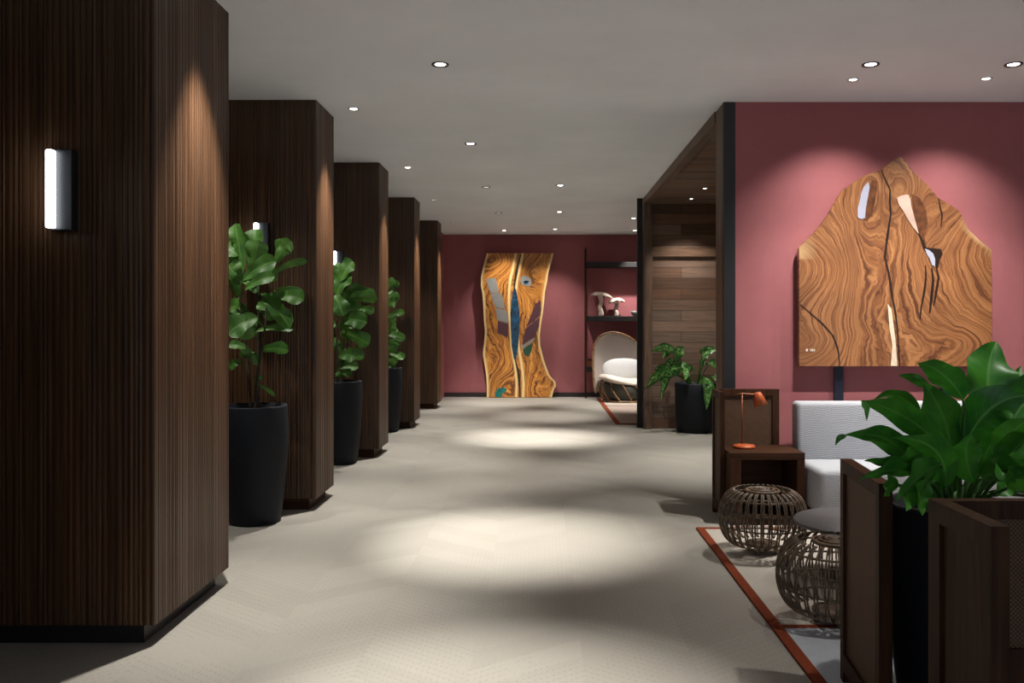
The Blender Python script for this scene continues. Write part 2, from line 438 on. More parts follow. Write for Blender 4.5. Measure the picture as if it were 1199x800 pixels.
# ------------------------------------------------------------------ ceiling downlights
def downlight(x, y, lab, ring='dark', energy=300, aim=(0,0), size=52, blend=1.0, z=CH, lens=M_LENS, col=(1,.95,.88), r=.05, grp='recessed downlights in the white ceiling'):
    t_ = thing('downlight', lab, 'downlight', (x,y,z), 0, grp)
    mat = M_RINGD if ring == 'dark' else M_RINGW
    G().lathe([(r*.62,-.001),(r*.72,-.004),(r,-.007),(r*1.02,-.004),(r*1.02,.0)], 24, caps=False).obj('trim_ring', mat, t_, True)
    G().lathe([(r*.64,-.002),(r*.42,-.006),(r*.0001,-.006)], 24, caps=False).obj('lens', lens, t_, True)
    if energy:
        l = bpy.data.lights.new('spot_lamp', 'SPOT'); l.energy = energy*SPOT; l.spot_size = math.radians(size); l.spot_blend = blend
        l.color = col; l.shadow_soft_size = .025
        o = bpy.data.objects.new('spot_lamp', l); COL.objects.link(o); o.parent = t_
        o.location = (0,0,-.03)
        d = Vector((aim[0], aim[1], -2.8)); o.rotation_euler = d.to_track_quat('-Z','Y').to_euler()
C_AIM = (.42,.0)
for (x, y, lab, e, ln) in ((-.59,2.75,'',520,M_LENS),
    (-.59,5.02,'nearest downlight over the aisle, large with a dark ring',720,M_LENS),
    (-.594,7.24,'small dark-ringed downlight over the aisle, second from the camera',200,M_LENS),
    (-.61,9.56,'dim dark-ringed downlight over the aisle, left of its lit twin',520,M_LENSD),
    (-.58,11.8,'dim downlight second from the red end wall, left of centre',380,M_LENSD),
    (.217,9.44,'dark-ringed downlight over the aisle, right of a dim one',330,M_LENS),
    (.257,11.7,'downlight right of centre, one back from the art slab lights',330,M_LENS)):
    if not lab: lab = 'downlight over the near end of the aisle, above the frame'
    downlight(x, y, lab, 'dark', e, (0,2.3) if (x < 0 and y > 11) else C_AIM if x < 0 else (-.1,0), 41, lens=ln)
for (x, y, lab, e, ln) in ((-1.33,3.80,'downlight hugging the nearest column, above the frame',350,M_LENS),
    (-1.327,6.06,'white downlight hugging the second fluted column',330,M_LENS),
    (-1.30,8.35,'white downlight hugging the third fluted column',320,M_LENS),
    (-1.32,10.56,'dim downlight hugging the fourth fluted column',290,M_LENSD),
    (-1.32,12.9,'downlight hugging the farthest fluted column',250,M_LENSD)):
    downlight(x, y, lab, 'white', e, (.0,0), 58, lens=ln, r=.04)
downlight(-.60,14.05,'lit downlight by the red end wall, above the slab art left side','dark',95,(.0,.7),80)
downlight(.235,13.85,'lit downlight by the red end wall, above the slab art right side','dark',95,(-.1,.9),80)
downlight(1.55,14.05,'downlight above the wall shelves, behind the alcove','dark',200,(.05,.9),56)
downlight(1.35,12.4,'downlight above the far rug, behind the alcove','dark',480,(0,.9),60)
downlight(1.94,5.02,'dark-ringed downlight in front of the acacia art, left','dark',150,(0,.35),92)
downlight(1.95,5.33,'small white downlight nearest the red wall, left of the peak of the art','white',62,(.15,.75),100,r=.035)
downlight(2.78,5.02,'dark-ringed downlight at the right edge of the ceiling','dark',150,(0,.35),92)
downlight(2.77,5.31,'small white downlight nearest the red wall, right of the art','white',62,(-.15,.75),100,r=.035)
downlight(1.94,2.75,'dark-ringed downlight over the near planter, above the frame','dark',85,(-.75,-.05),60)
for k, y in enumerate((4.98,7.25,9.5,11.75)):
    downlight(-2.38,y,('hidden downlight behind the nearest column','hidden downlight behind the second column','hidden downlight behind the third column','hidden downlight behind the fourth column')[k],'white',85,(.62,.5),74,r=.04)
AL = 'small downlights in the alcove ceiling'
downlight(1.75,9.1,'small white downlight in the timber alcove ceiling, nearer one','white',110,(-.1,0),100,z=2.715,r=.028,grp=AL)
downlight(1.74,9.86,'small white downlight in the timber alcove ceiling, nearest its end wall','white',90,(0,0),100,z=2.715,r=.028,grp=AL)
downlight(1.75,7.6,'small white downlight in the timber alcove ceiling, hidden by the red wall','white',240,(-.2,0),60,z=2.715,r=.028,grp=AL)

# ------------------------------------------------------------------ wall sconces
for y, lab in ((3.385,'slim lit wall sconce on the nearest column'), (5.82,'slim lit wall sconce above the tallest fig plant'), (8.09,'slim lit wall sconce on the third column, half hidden behind the second')):
    t_ = thing('wall_sconce', lab, 'wall lamp', (-1.913 if y < 4 else -1.925 if y < 6 else -1.943,y,1.80), 0, 'wall sconces on the columns')
    G().box((-.005,-.05,-.158), (.082,-.001,.158)).obj('housing', M_HOUSE, t_, bevel=.003)
    G().box((-.005,-.082,-.152), (.022,-.0505,.152)).obj('diffuser', M_TUBE, t_, bevel=.006, seg=3)

# ------------------------------------------------------------------ planters and leaves
def planter(t_, h=.75, rs=1.0):
    k = h/.75
    prof = [(.150,0),(.163,.012),(.185,.2),(.203,.42),(.208,.58),(.203,.74),(.200,.75),(.185,.748),(.180,.68),(.001,.68)]
    G().lathe([(r*rs, z*k) for r, z in prof], 48, caps=False).obj('planter_pot', M_POT, t_, True)
    G().lathe([(.184*rs,.66*k),(.184*rs,.695*k),(.12*rs,.705*k),(.0005,.71*k)], 32, caps=False).obj('soil', M_SOIL, t_, True)

def add_leaf(bm, uvl, pts, width, side, shape, fold=.18, ripple=.05, seed=0, nl=14, nw=6):
    """leaf blade swept along a curve. pts: bezier control points, side: rough direction across the blade"""
    r = random.Random(seed); cen = bez(pts, nl); ph = r.uniform(0,6.28); L = (cen[-1]-cen[0]).length
    side = Vector(side); rows = []
    for j, c in enumerate(cen):
        tg = (cen[min(j+1,nl)]-cen[max(j-1,0)]).normalized()
        s = side - tg*side.dot(tg)
        s = s.normalized() if s.length > 1e-4 else tg.orthogonal().normalized()
        nrm = s.cross(tg).normalized()
        if nrm.z < 0: nrm = -nrm
        v = j/nl
        if shape == 'fig': w = (v**.45)*(1-v**3.2)**.5*(0.70+.42*v-.14*math.exp(-((v-.42)/.12)**2))
        elif shape == 'ovate': w = math.sin(PI*min(1,v**.72))**.9
        elif shape == 'heart': w = min(1,(v*7))**.5*(1-v)**.62*1.15
        else: w = math.sin(PI*v**.85)**.95
        w = max(w, .012)*width*.5; row = []
        for k in range(nw+1):
            u = k/nw*2-1
            off = abs(u)*w*fold*2 + ripple*w*math.sin(v*13+ph+ (1.3 if u>0 else 0))*abs(u)**1.5
            row.append((bm.verts.new(c+s*u*w*(1-fold*.3)+nrm*off), (u*.5+.5, v)))
        rows.append(row)
    for j in range(nl):
        for k in range(nw):
            q = (rows[j][k], rows[j][k+1], rows[j+1][k+1], rows[j+1][k])
            f = bm.faces.new([a[0] for a in q]); f.smooth = True
            for lp, a in zip(f.loops, q): lp[uvl].uv = a[1]
def foliage(name, leaves, mat, parent):
    bm = bmesh.new(); uvl = bm.loops.layers.uv.new('UVMap')
    for i, l in enumerate(leaves): add_leaf(bm, uvl, seed=i*7+3, **l)
    me = bpy.data.meshes.new(name); bm.to_mesh(me); bm.free()
    return link(name, me, mat, parent)

def fig(cx, cy, cpx, lab, leaves, seed, htop):
    t_ = thing('potted_fig_plant', lab, 'plant', (cx,cy,0), 0, 'fiddle-leaf figs in dark pots between the columns')
    planter(t_)
    r = random.Random(seed); O = Vector((cx,cy,0))
    stems = G(); ax = []
    for k in range(3):
        a = k*2.1+seed; p0 = Vector((.03*math.cos(a),.03*math.sin(a),.69))
        p3 = Vector((.11*math.cos(a+.4)-.0,.05*math.sin(a+.4),htop-.28-.12*k))
        pts = bez([p0, p0+Vector((.02*math.sin(a*3),0,.3)), p3-Vector((.05*math.cos(a),0,.35)), p3], 14)
        ax.append(pts); stems.tube(pts, [.011-.006*j/14 for j in range(15)], 8)
    L = []; pet = G()
    for i, (bx, by, tx, ty, w, dy) in enumerate(leaves):
        b_ = P(bx, by, cy+dy*.5)-O; tp = P(tx, ty, cy+dy)-O
        w = w/F*cy*1.28
        mid = (b_+tp)/2 + Vector((0,-.02,.10*(tp-b_).length+.015))
        d = tp-b_
        # blade faces mostly viewer/up: across direction is perpendicular to d in the picture plane, tilted
        side = Vector((-d.z, r.uniform(-.5,.5)*d.length, d.x))
        L.append(dict(pts=[b_, mid, tp], width=w, side=side, shape='fig', fold=.12, ripple=.16))
        # petiole from the nearest stem point a little below
        best = min((p for s in ax for p in s), key=lambda p: (p-b_-Vector((0,0,-.06))).length)
        pet.part().tube(bez([best, (best+b_)/2+Vector((0,0,-.01)), b_], 5), .0035, 6)
    stems.obj('trunk', M_STEM, t_, True); pet.split('leaf_stalk', M_PETIOLE, t_)
    foliage('foliage', L, M_FIG, t_)
    return t_
# leaf list: base px, tip px, width px, depth offset (photo pixels seen at the pot's depth)
fig1 = [(297,322,303,281,30,-.06),(285,318,275,262,26,.02),(296,312,300,268,30,.05),(276,320,262,270,30,.1),(322,308,342,283,22,-.02),(327,306,333,280,20,.06),(285,328,324,306,26,-.05),
        (286,340,322,324,18,-.1),(282,332,266,312,32,-.05),(318,322,360,306,11,-.04),(280,348,266,322,26,-.08),(322,340,356,344,11,.05),
        (326,348,356,352,22,-.1),(312,352,326,358,34,-.02),(306,344,340,384,24,-.06),(300,358,328,370,30,.03),(302,372,266,392,34,-.12),(300,374,282,398,28,-.08),
        (300,388,344,386,12,.05),(306,411,338,411,20,-.05),(292,410,268,404,14,-.02),(296,412,282,418,14,-.06),(296,412,302,428,12,-.03),(284,424,266,432,14,0),
        (298,448,308,442,7,-.03),(300,450,322,464,6,.0),(280,300,256,290,34,.05),(276,380,250,372,34,.0),(290,368,270,360,26,.05),(300,330,326,322,20,.1),(300,344,290,322,24,.12)]
t_ = fig(-1.84, 5.50, 303, 'tallest fiddle-leaf fig in a matt charcoal pot, beside the nearest column', fig1, 1, 1.9)
fig2 = [(398,330,414,306,24,-.05),(394,346,408,318,34,-.02),(402,348,424,338,18,0),(404,350,442,351,18,-.06),(404,342,440,346,15,-.02),(392,346,402,370,26,-.08),
        (396,334,384,314,22,.02),(400,368,424,362,20,.02),(420,362,438,366,12,0),(400,376,430,378,24,-.08),(396,384,428,378,20,-.06),(404,392,432,404,24,-.08),(400,396,412,388,22,0),
        (390,396,398,412,16,-.04),(396,418,418,418,20,-.1),(398,428,416,412,16,.02),(396,432,420,430,14,0),(400,438,412,438,12,-.03),(394,436,398,442,10,-.05),
        (394,360,378,352,24,0),(394,380,378,386,26,0),(392,408,376,416,22,0),(402,410,426,420,16,.06),(400,326,390,312,20,.06),(400,355,420,350,22,.08)]
t_ = fig(-1.84, 7.80, 398, 'fiddle-leaf fig in a charcoal pot, between the second and third columns', fig2, 2, 1.78)
fig3 = [(452,342,464,330,18,-.05),(456,338,468,332,10,0),(452,352,468,348,14,-.05),(452,360,464,354,14,-.04),(454,372,474,366,10,-.06),(452,372,462,378,14,-.04),
        (452,386,464,380,16,-.04),(454,392,474,398,13,-.06),(454,402,468,404,16,-.08),(452,408,464,412,14,-.06),(456,414,474,420,12,-.06),(452,420,466,424,12,-.04),
        (450,342,440,334,16,0),(450,360,436,364,16,0),(450,380,436,376,18,0),(450,400,436,406,18,0),(448,416,438,422,14,0),(450,350,460,340,16,.06),(452,396,466,386,16,.06),(452,424,462,430,10,0)]
t_ = fig(-1.84, 10.08, 451, 'farthest fiddle-leaf fig in a charcoal pot, between the third and fourth columns', fig3, 3, 1.72)

# variegated plant in the alcove
t_ = thing('potted_foliage_plant', 'variegated green plant in a wide black pot in front of the timber alcove', 'plant', (1.82,10.03,0))
G().lathe([(.20,0),(.215,.012),(.232,.2),(.240,.42),(.243,.565),(.236,.575),(.222,.57),(.216,.51),(.001,.51)], 48, caps=False).obj('planter_pot', M_POT, t_, True)
G().lathe([(.219,.49),(.219,.525),(.12,.535),(.0005,.54)], 32, caps=False).obj('soil', M_SOIL, t_, True)
O = Vector((1.82,10.03,0)); L = []; pet = G()
for (bx, by, tx, ty, w, dy) in ((790,413,762,412,14,-.15),(788,410,776,421,14,-.1),(794,417,802,408,15,-.1),(796,421,788,420,16,-.05),(786,438,755,457,16,-.2),(784,436,766,434,14,-.1),
        (800,434,780,446,16,-.3),(800,436,802,446,14,-.35),(786,436,774,468,13,-.15),(792,432,786,422,16,0),(796,428,806,440,14,-.1),(822,416,840,411,12,-.15),(826,418,822,408,13,-.1),
        (824,420,830,417,10,0),(822,428,826,424,12,.05),(826,442,827,480,20,-.32),(820,444,816,450,12,-.2),(812,430,806,438,10,0),(834,440,842,452,12,-.2),(790,428,780,432,18,.1),(830,426,842,432,12,.1)):
    b_ = P(bx,by,10.03+dy*.5)-O; tp = P(tx,ty,10.03+dy)-O; d = tp-b_
    mid = (b_+tp)/2+Vector((0,0,.22*d.length+.01))
    L.append(dict(pts=[b_,mid,tp], width=w/F*10.03, side=Vector((-d.z,.6*d.length,d.x)), shape='ovate', fold=.2, ripple=.1))
    root = Vector((b_.x*.3, b_.y*.3, .53)); pet.part().tube(bez([root, root+Vector((0,0,.15)), b_+Vector((0,0,-.03)), b_], 8), .006, 6)
pet.split('leaf_stalk', M_PETIOLE, t_); foliage('foliage', L, M_VARI, t_)

# ------------------------------------------------------------------ live-edge slab artworks
def interp(tab, y):
    for (y0,x0),(y1,x1) in zip(tab, tab[1:]):
        if y0 <= y <= y1: return x0+(x1-x0)*(y-y0)/(y1-y0) if y1 > y0 else x1
    return tab[-1][1] if y > tab[-1][0] else tab[0][1]
def slab(name, mat, left, right, gf, ef, conv, th, parent, rows=130, cols=90):
    ys = [left[0][0]+(left[-1][0]-left[0][0])*i/rows for i in range(rows+1)]
    V, Fc, gs, es = [], [], [], []
    for y in ys:
        xl, xr = interp(left, y), interp(right, y)
        for k in range(cols+1):
            x = xl+(xr-xl)*k/cols; V.append(conv(x,y,0)); gs.append(gf(x,y)); es.append(ef(x,y,xl,xr))
    nf = len(V); c1 = cols+1
    for v in V[:nf]: pass
    V += [(a, b+th, c) for a,b,c in V[:nf]]; gs += gs[:nf]; es += es[:nf]
    for j in range(rows):
        for k in range(cols):
            a = j*c1+k; Fc.append((a, a+c1, a+c1+1, a+1)); b_ = a+nf; Fc.append((b_, b_+1, b_+c1+1, b_+c1))
    ring = [k for k in range(cols+1)] + [j*c1+cols for j in range(1,rows+1)] + [rows*c1+k for k in range(cols-1,-1,-1)] + [j*c1 for j in range(rows-1,0,-1)]
    for a, b_ in zip(ring, ring[1:]+ring[:1]): Fc.append((a, b_, b_+nf, a+nf))
    me = bpy.data.meshes.new(name); me.from_pydata(V, [], Fc); me.update()
    A = me.attributes.new('g','FLOAT','POINT'); A.data.foreach_set('value', gs)
    A = me.attributes.new('e','FLOAT','POINT'); A.data.foreach_set('value', es)
    return link(name, me, mat, parent)
def gs_(x, y, cx, cy, sx, sy): return math.exp(-((x-cx)/sx)**2-((y-cy)/sy)**2)

# acacia slab above the sofa; coordinates are those of a 2.856x view of it
A1Y = 5.80
def c1(x, y, dy=0): p = P(900+x/2.856, 160+y/2.856, A1Y); return (p.x, A1Y+dy, p.z)
left = [(68,438),(78,420),(92,402),(105,386),(112,372),(130,322),(150,290),(178,250),(215,226),(262,200),(300,172),(325,150),(350,124),(372,102),(768,102)]
right = [(68,441),(78,455),(100,470),(120,486),(140,508),(160,530),(205,566),(225,602),(250,640),(280,652),(310,668),(350,708),(380,746),(768,747)]
def g1(x, y):
    u = (x-424)/322.0
    wob = .10*math.sin(y/75.0+u*3)*(1-abs(u)*.5)
    g = u*1.15+wob
    g += 1.6*gs_(x,y,790,395,230,150)+.5*gs_(x,y,760,560,170,90)
    g -= 1.5*gs_(x,y,60,450,210,150)
    g += -.9*gs_(x,y,140,690,110,75)
    g += .55*gs_(x,y,325,200,55,130) - .45*gs_(x,y,455,180,60,80) + .35*gs_(x,y,500,260,60,90) + .3*gs_(x,y,540,400,50,60)
    g += .4*gs_(x,y,310,420,60,160) - .5*gs_(x,y,640,690,90,60)
    return g
def e1(x, y, xl, xr):
    a = .9*max(0, 1-abs(y-385)/70)*max(0, 1-(x-102)/60) if y < 410 else 0
    b_ = .9*max(0, 1-(xr-x)/26)*max(0, 1-abs(y-340)/70)
    return min(1, max(a, b_)*1.1)
t_ = thing('wood_slab_art', 'pointed slab of figured brown timber on the red wall above the grey sofa', 'artwork', (0,0,0))
slab('timber_slab', M_SLAB1, left, right, g1, e1, c1, .045, t_)
def inlay(name, pts, mat, conv, parent, d=.004, lab=None):
    q = [conv(x,y) for x,y in pts]; y0 = q[0][1]
    o = G().prism([(a[0],a[2]) for a in q], y0-d, y0+.002).obj(name, mat, parent)
    if lab: o['label'] = lab
    return o
inlay('knot_rim', [(345,145),(365,150),(360,190),(352,235),(345,262),(330,282),(318,278),(328,230),(338,175)], M_KNOT, c1, t_, .002)
inlay('mirror_inlay', [(333,152),(318,168),(309,190),(303,220),(297,240),(298,272),(310,276),(322,272),(324,240),(331,205),(337,170)], M_LILAC, c1, t_, lab='tall pale mirror inlay')
inlay('knot_rim', [(478,192),(505,205),(525,240),(532,290),(520,330),(528,372),(515,350),(503,326),(486,260)], M_KNOT, c1, t_, .002)
inlay('mirror_inlay', [(428,205),(445,197),(466,194),(474,212),(476,232),(484,262),(492,290),(501,325),(480,300),(462,272),(448,246),(436,230)], M_PEACH, c1, t_, lab='peach tinted mirror inlay')
inlay('knot_rim', [(514,370),(535,372),(575,376),(582,392),(572,412),(566,440),(558,436),(552,408),(528,392)], M_CRACK, c1, t_, .002)
inlay('mirror_inlay', [(522,375),(536,380),(550,392),(556,410),(556,434),(546,430),(538,408),(527,390)], M_LILAC, c1, t_, lab='small pale mirror inlay')
def crack(name, pts, w, mat, conv, parent, d=.003):
    lp, rp = [], []
    n = len(pts)
    for i, (x, y) in enumerate(pts):
        ww = w*(.35+.65*math.sin(PI*(i+.6)/(n+.2)))*(.8+.4*((i*37)%5)/4)
        lp.append((x-ww, y)); rp.append((x+ww, y))
    return inlay(name, lp+rp[::-1], mat, conv, parent, d)
crack('crack_inlay', [(376,110),(384,130),(394,152),(406,178),(405,215),(408,260),(402,300),(396,340),(392,375),(388,402),(394,425),(402,460),(408,500),(414,540),(424,590),(430,640),(434,700),(438,767)], 3.4, M_CRACK, c1, t_)
inlay('sapwood_streak', [(398,560),(410,575),(416,620),(424,680),(430,767),(408,767),(414,700),(404,640)], M_PALE, c1, t_, .002)
crack('crack_inlay', [(500,322),(512,345),(520,370),(530,372)], 4, M_CRACK, c1, t_)
crack('crack_inlay', [(560,436),(568,470),(560,520),(552,565)], 3.5, M_CRACK, c1, t_)
crack('crack_inlay', [(545,440),(550,480),(544,540),(538,590)], 4, M_CRACK, c1, t_)
crack('crack_inlay', [(524,430),(526,470),(520,520),(510,570),(506,610)], 3, M_CRACK, c1, t_)
crack('crack_inlay', [(568,206),(574,240),(580,262),(576,300)], 2.2, M_CRACK, c1, t_)
crack('crack_inlay', [(104,560),(140,590),(180,625),(215,665),(232,710),(238,767)], 2.5, M_CRACK, c1, t_)
for q in ([(124,711),(130,709),(131,718),(125,719)], [(138,711),(141,710),(142,718),(139,718)], [(143,711),(148,710),(149,718),(144,719)], [(150,710),(155,711),(154,719),(151,718)]):
    inlay('signature_mark', q, M_WHITE, c1, t_, .0025)
for x0 in (977, 1103):
    a = P(x0, 425, A1Y+.05); b_ = P(x0+10.5, 425, A1Y+.05)
    G().box((a.x, A1Y+.046, 0), (b_.x, WY-.019, a.z+.1)).obj('support_post', M_NAVY, t_)

# amber slab standing against the end wall; coordinates of a 4x view (x from 550, y from 280)
A2Y = 14.55
def c2(x, y, dy=0): p = P(550+x/4, 280+y/4, A2Y); return (p.x, A2Y+dy, p.z)
left = [(66,80),(95,72),(140,60),(180,52),(220,52),(260,60),(320,64),(380,66),(430,72),(480,68),(540,62),(590,70),(640,78),(690,80),(742,80)]
right = [(66,392),(100,385),(150,370),(200,362),(250,352),(300,348),(350,342),(400,334),(450,328),(500,330),(560,345),(600,358),(640,374),(670,402),(690,404),(705,394),(742,385)]
def cc(y): return interp([(66,232),(120,222),(180,208),(240,200),(330,200),(420,208),(500,212),(560,222),(620,232),(680,236),(742,234)], y)
def g2(x, y):
    u = (x-cc(y))/170.0
    g = abs(u)*1.25+.05*math.sin(y/60.)
    g += .8*gs_(x,y,130,100,70,70)+.45*gs_(x,y,265,205,55,60)-.6*gs_(x,y,155,690,60,70)+.5*gs_(x,y,300,690,55,70)+.35*gs_(x,y,150,560,60,90)
    g += .35*gs_(x,y,290,120,50,70)
    return g
def e2(x, y, xl, xr):
    d = min(x-xl, xr-x); a = max(0, 1-d/13)
    b_ = max(0, 1-abs(abs(x-cc(y))-16)/8)
    return min(1, max(a, b_)*1.5)
t_ = thing('wood_slab_art', 'tall wavy amber timber slab with blue resin seam against the end wall', 'artwork', (0,0,0))
slab('timber_slab', M_SLAB2, left, right, g2, e2, c2, .06, t_, 120, 80)
o = G().box((c2(90,0)[0],A2Y+.062,.0), (c2(370,0)[0],A2Y+.16,.05)).obj('stand_foot', M_BLACK, t_)
inlay('mirror_inlay', [(78,190),(88,184),(122,184),(130,215),(136,250),(98,254),(86,222)], M_MIRR, c2, t_, lab='topmost grey mirror piece')
inlay('mirror_inlay', [(98,257),(136,253),(150,262),(158,290),(166,328),(122,320),(108,290)], M_MIRR, c2, t_, lab='middle grey mirror piece')
inlay('mirror_inlay', [(122,324),(167,333),(178,352),(180,395),(146,386),(128,378)], M_MIRR, c2, t_, lab='lowest grey mirror piece')
inlay('mirror_inlay', [(130,384),(182,400),(180,425),(176,462),(150,446),(132,440)], M_PLUM, c2, t_, lab='dark plum glass piece')
inlay('mirror_inlay', [(236,195),(240,178),(254,170),(270,176),(286,186),(290,205),(284,222),(262,220),(244,212)], M_MIRR, c2, t_, lab='small round mirror piece')
inlay('resin_inlay', [(250,200),(262,194),(278,196),(272,208),(258,212)], M_BLUE, c2, t_, .006)
inlay('resin_inlay', [(208,222),(218,240),(228,300),(234,360),(232,440),(226,510),(216,572),(206,560),(196,500),(192,420),(190,350),(198,270)], M_BLUE, c2, t_, lab='deep blue resin seam')
crack('crack_inlay', [(240,72),(226,120),(218,160),(212,200),(208,226)], 5, M_CRACK, c2, t_)
crack('crack_inlay', [(212,560),(222,600),(230,640),(234,690),(236,740)], 5, M_CRACK, c2, t_)
inlay('mirror_inlay', [(308,306),(330,284),(334,330),(330,358),(264,414),(284,362)], M_PLUM, c2, t_, lab='upper plum glass piece')
inlay('mirror_inlay', [(262,420),(328,366),(324,410),(304,458),(246,496),(252,460)], M_PLUM, c2, t_, lab='lower plum glass piece')
inlay('mirror_inlay', [(242,502),(304,462),(302,474),(246,515)], M_MIRR, c2, t_, lab='thin silver mirror strip')
inlay('mirror_inlay', [(248,517),(296,486),(290,520),(278,550),(258,545)], M_GREENG, c2, t_, lab='green glass piece')
inlay('resin_inlay', [(118,740),(118,720),(134,700),(158,694),(174,705),(168,716),(154,722),(148,740)], M_TEAL, c2, t_, lab='teal resin patch at the foot')

# ------------------------------------------------------------------ far sitting corner: shelves, sculpture, chair, rug
t_ = thing('shelf_unit', 'black open wall shelves with thin uprights on the red end wall', 'shelf', (0,0,0))
SY0, SY1 = 14.42, 14.72
for z, n in ((2.22, 0), (1.305, 0), (.45, 0)):
    G().box((.775,SY0,z), (2.9,SY1,z+.085)).obj('shelf_board', M_BLACK, t_, bevel=.004)
for x in (.765, 2.905):
    G().box((x-.009,SY0,0), (x+.009,SY0+.03,2.55)).obj('upright', M_WALNUT_D, t_)
    G().box((x-.009,SY1-.03,0), (x+.009,SY1,2.55)).obj('upright', M_WALNUT_D, t_)
r = random.Random(3)
def mushroom(px, pty, w, tilt, lab):
    t_ = thing('coral_sculpture', lab, 'sculpture', ((px-VX)/F*14.55,14.57,1.391), 0, 'pale sculptures on the middle shelf')
    h = EYE-(pty-VY)/F*14.57-1.391
    g = G(); pts = [(.012*math.sin(k*1.3), .01*math.cos(k), h*k/9) for k in range(10)]
    g.tube(pts, [.045-.012*math.sin(k/9*PI) + .004*(k%2) for k in range(10)], 12); g.obj('stem', M_WHITE, t_, True)
    g = G(); n = 28; prof = [(0,.02),(.35,.03),(.7,.015),(1,-.01),(.97,-.03),(.6,-.02),(.2,-.03)]
    i = 0
    for rr, z in prof:
        for k in range(n):
            a = 2*PI*k/n; q = rr*w*(1+.10*math.sin(a*3+1)); x = q*math.cos(a); y = q*.75*math.sin(a)
            g.v.append((x, y, h+z-abs(x)/w*.03*rr+x*tilt+.008*math.sin(a*7)*rr))
    for j in range(len(prof)-1):
        for k in range(n): g.f.append((j*n+k, j*n+(k+1)%n, (j+1)*n+(k+1)%n, (j+1)*n+k))
    g.obj('cap', M_WHITE, t_, True)
mushroom(703.5, 344, .19, -.12, 'taller pale mushroom-shaped sculpture on the middle shelf, left')
mushroom(721.5, 351, .14, .12, 'shorter pale mushroom-shaped sculpture on the middle shelf, right')
t_ = thing('bowl', 'small grey bowl on the middle shelf next to the alcove post', 'bowl', (1.60,14.55,1.391))
G().lathe([(.03,0),(.035,.01),(.06,.05),(.068,.09),(.062,.09),(.05,.05),(.02,.02),(.0005,.02)], 24, caps=True).obj('basin', M_PLAS_D, t_, True)
t_ = thing('storage_box', 'small amber box on the lowest shelf beside the cream lounge chair', 'box', (.80,14.46,.536))
G().box((0,0,0), (.17,.15,.10)).obj('box_body', M_AMBER, t_, bevel=.004)
G().box((-.004,-.004,.1005), (.174,.154,.13)).obj('lid', M_WALNUT_D, t_, bevel=.004)

def rug(name, lab, x0, x1, y0, y1, field_boxes, lines, bw):
    t_ = thing(name, lab, 'rug', (0,0,0))
    for (a, b_, m, l) in field_boxes: G().box((a[0],a[1],.0), (b_[0],b_[1],.010)).obj('pile_field', m, t_)['label'] = l
    g = G(); g.box((x0,y0,.0), (x0+bw,y1,.011)).box((x1-bw,y0,0), (x1,y1,.011)).box((x0+bw,y1-bw,0), (x1-bw,y1,.011)).box((x0+bw,y0,0), (x1-bw,y0+bw,.011))
    g.obj('border', M_RUST, t_)
    for y in lines: G().box((x0+bw,y,.0), (x1-bw,y+bw*.85,.0112)).obj('cross_stripe', M_RUST, t_)
bw = .046
rug('area_rug', 'large pale rug with rust border under the rattan stools and sofa', .965, 4.6, 1.2, 5.30,
    [((.965+bw,3.55+bw*.85),(4.6-bw,5.30-bw),M_RUG,'beige field'), ((.965+bw,1.2+bw),(4.6-bw,3.55),M_RUGB,'blue-grey field')], [3.55], bw)
rug('area_rug', 'distant rug with rust border under the cream lounge chair', .945, 3.2, 10.72, 14.40,
    [((.945+.06,13.1+.051),(3.2-.06,14.40-.06),M_RUG,'beige field'), ((.945+.06,10.72+.06),(3.2-.06,13.1),M_RUGT,'taupe field')], [13.1], .06)

t_ = thing('lounge_chair', 'cream hooded rattan lounge chair by the red end wall', 'chair', (1.36,13.85,.012), math.radians(8))
hoop = [(-.43,.10),(-.45,.35),(-.455,.6),(-.445,.82),(-.40,.97),(-.30,1.07),(-.16,1.115),(0,1.10),(.16,1.04),(.31,.93),(.42,.78),(.48,.60),(.49,.40),(.46,.16)]
def hy(z): return .26+.10*z         # hood leans back
hp = [(x, hy(z)-.0, z) for x, z in hoop]
G().tube(bez_pts := [Vector(p) for p in hp], .020, 10).obj('hood_frame', M_CHAIRFR, t_, True, sub=1)
# concave hood shell
g = G(); nr = 10; cpt = (0,.45)
for j in range(nr+1):
    s_ = 1-j/nr
    for x, z in hoop:
        X_ = cpt[0]+(x-cpt[0])*s_*.99; Z_ = cpt[1]+(z-cpt[1])*s_*.99
        g.v.append((X_, hy(Z_)+.16*(1-s_**2), Z_))
nn = len(hoop)
for j in range(nr):
    for k in range(nn-1): g.f.append((j*nn+k, j*nn+k+1, (j+1)*nn+k+1, (j+1)*nn+k))
o = g.obj('hood_shell', M_SHELL, t_, True); md = o.modifiers.new('s','SOLIDIFY'); md.thickness = .015
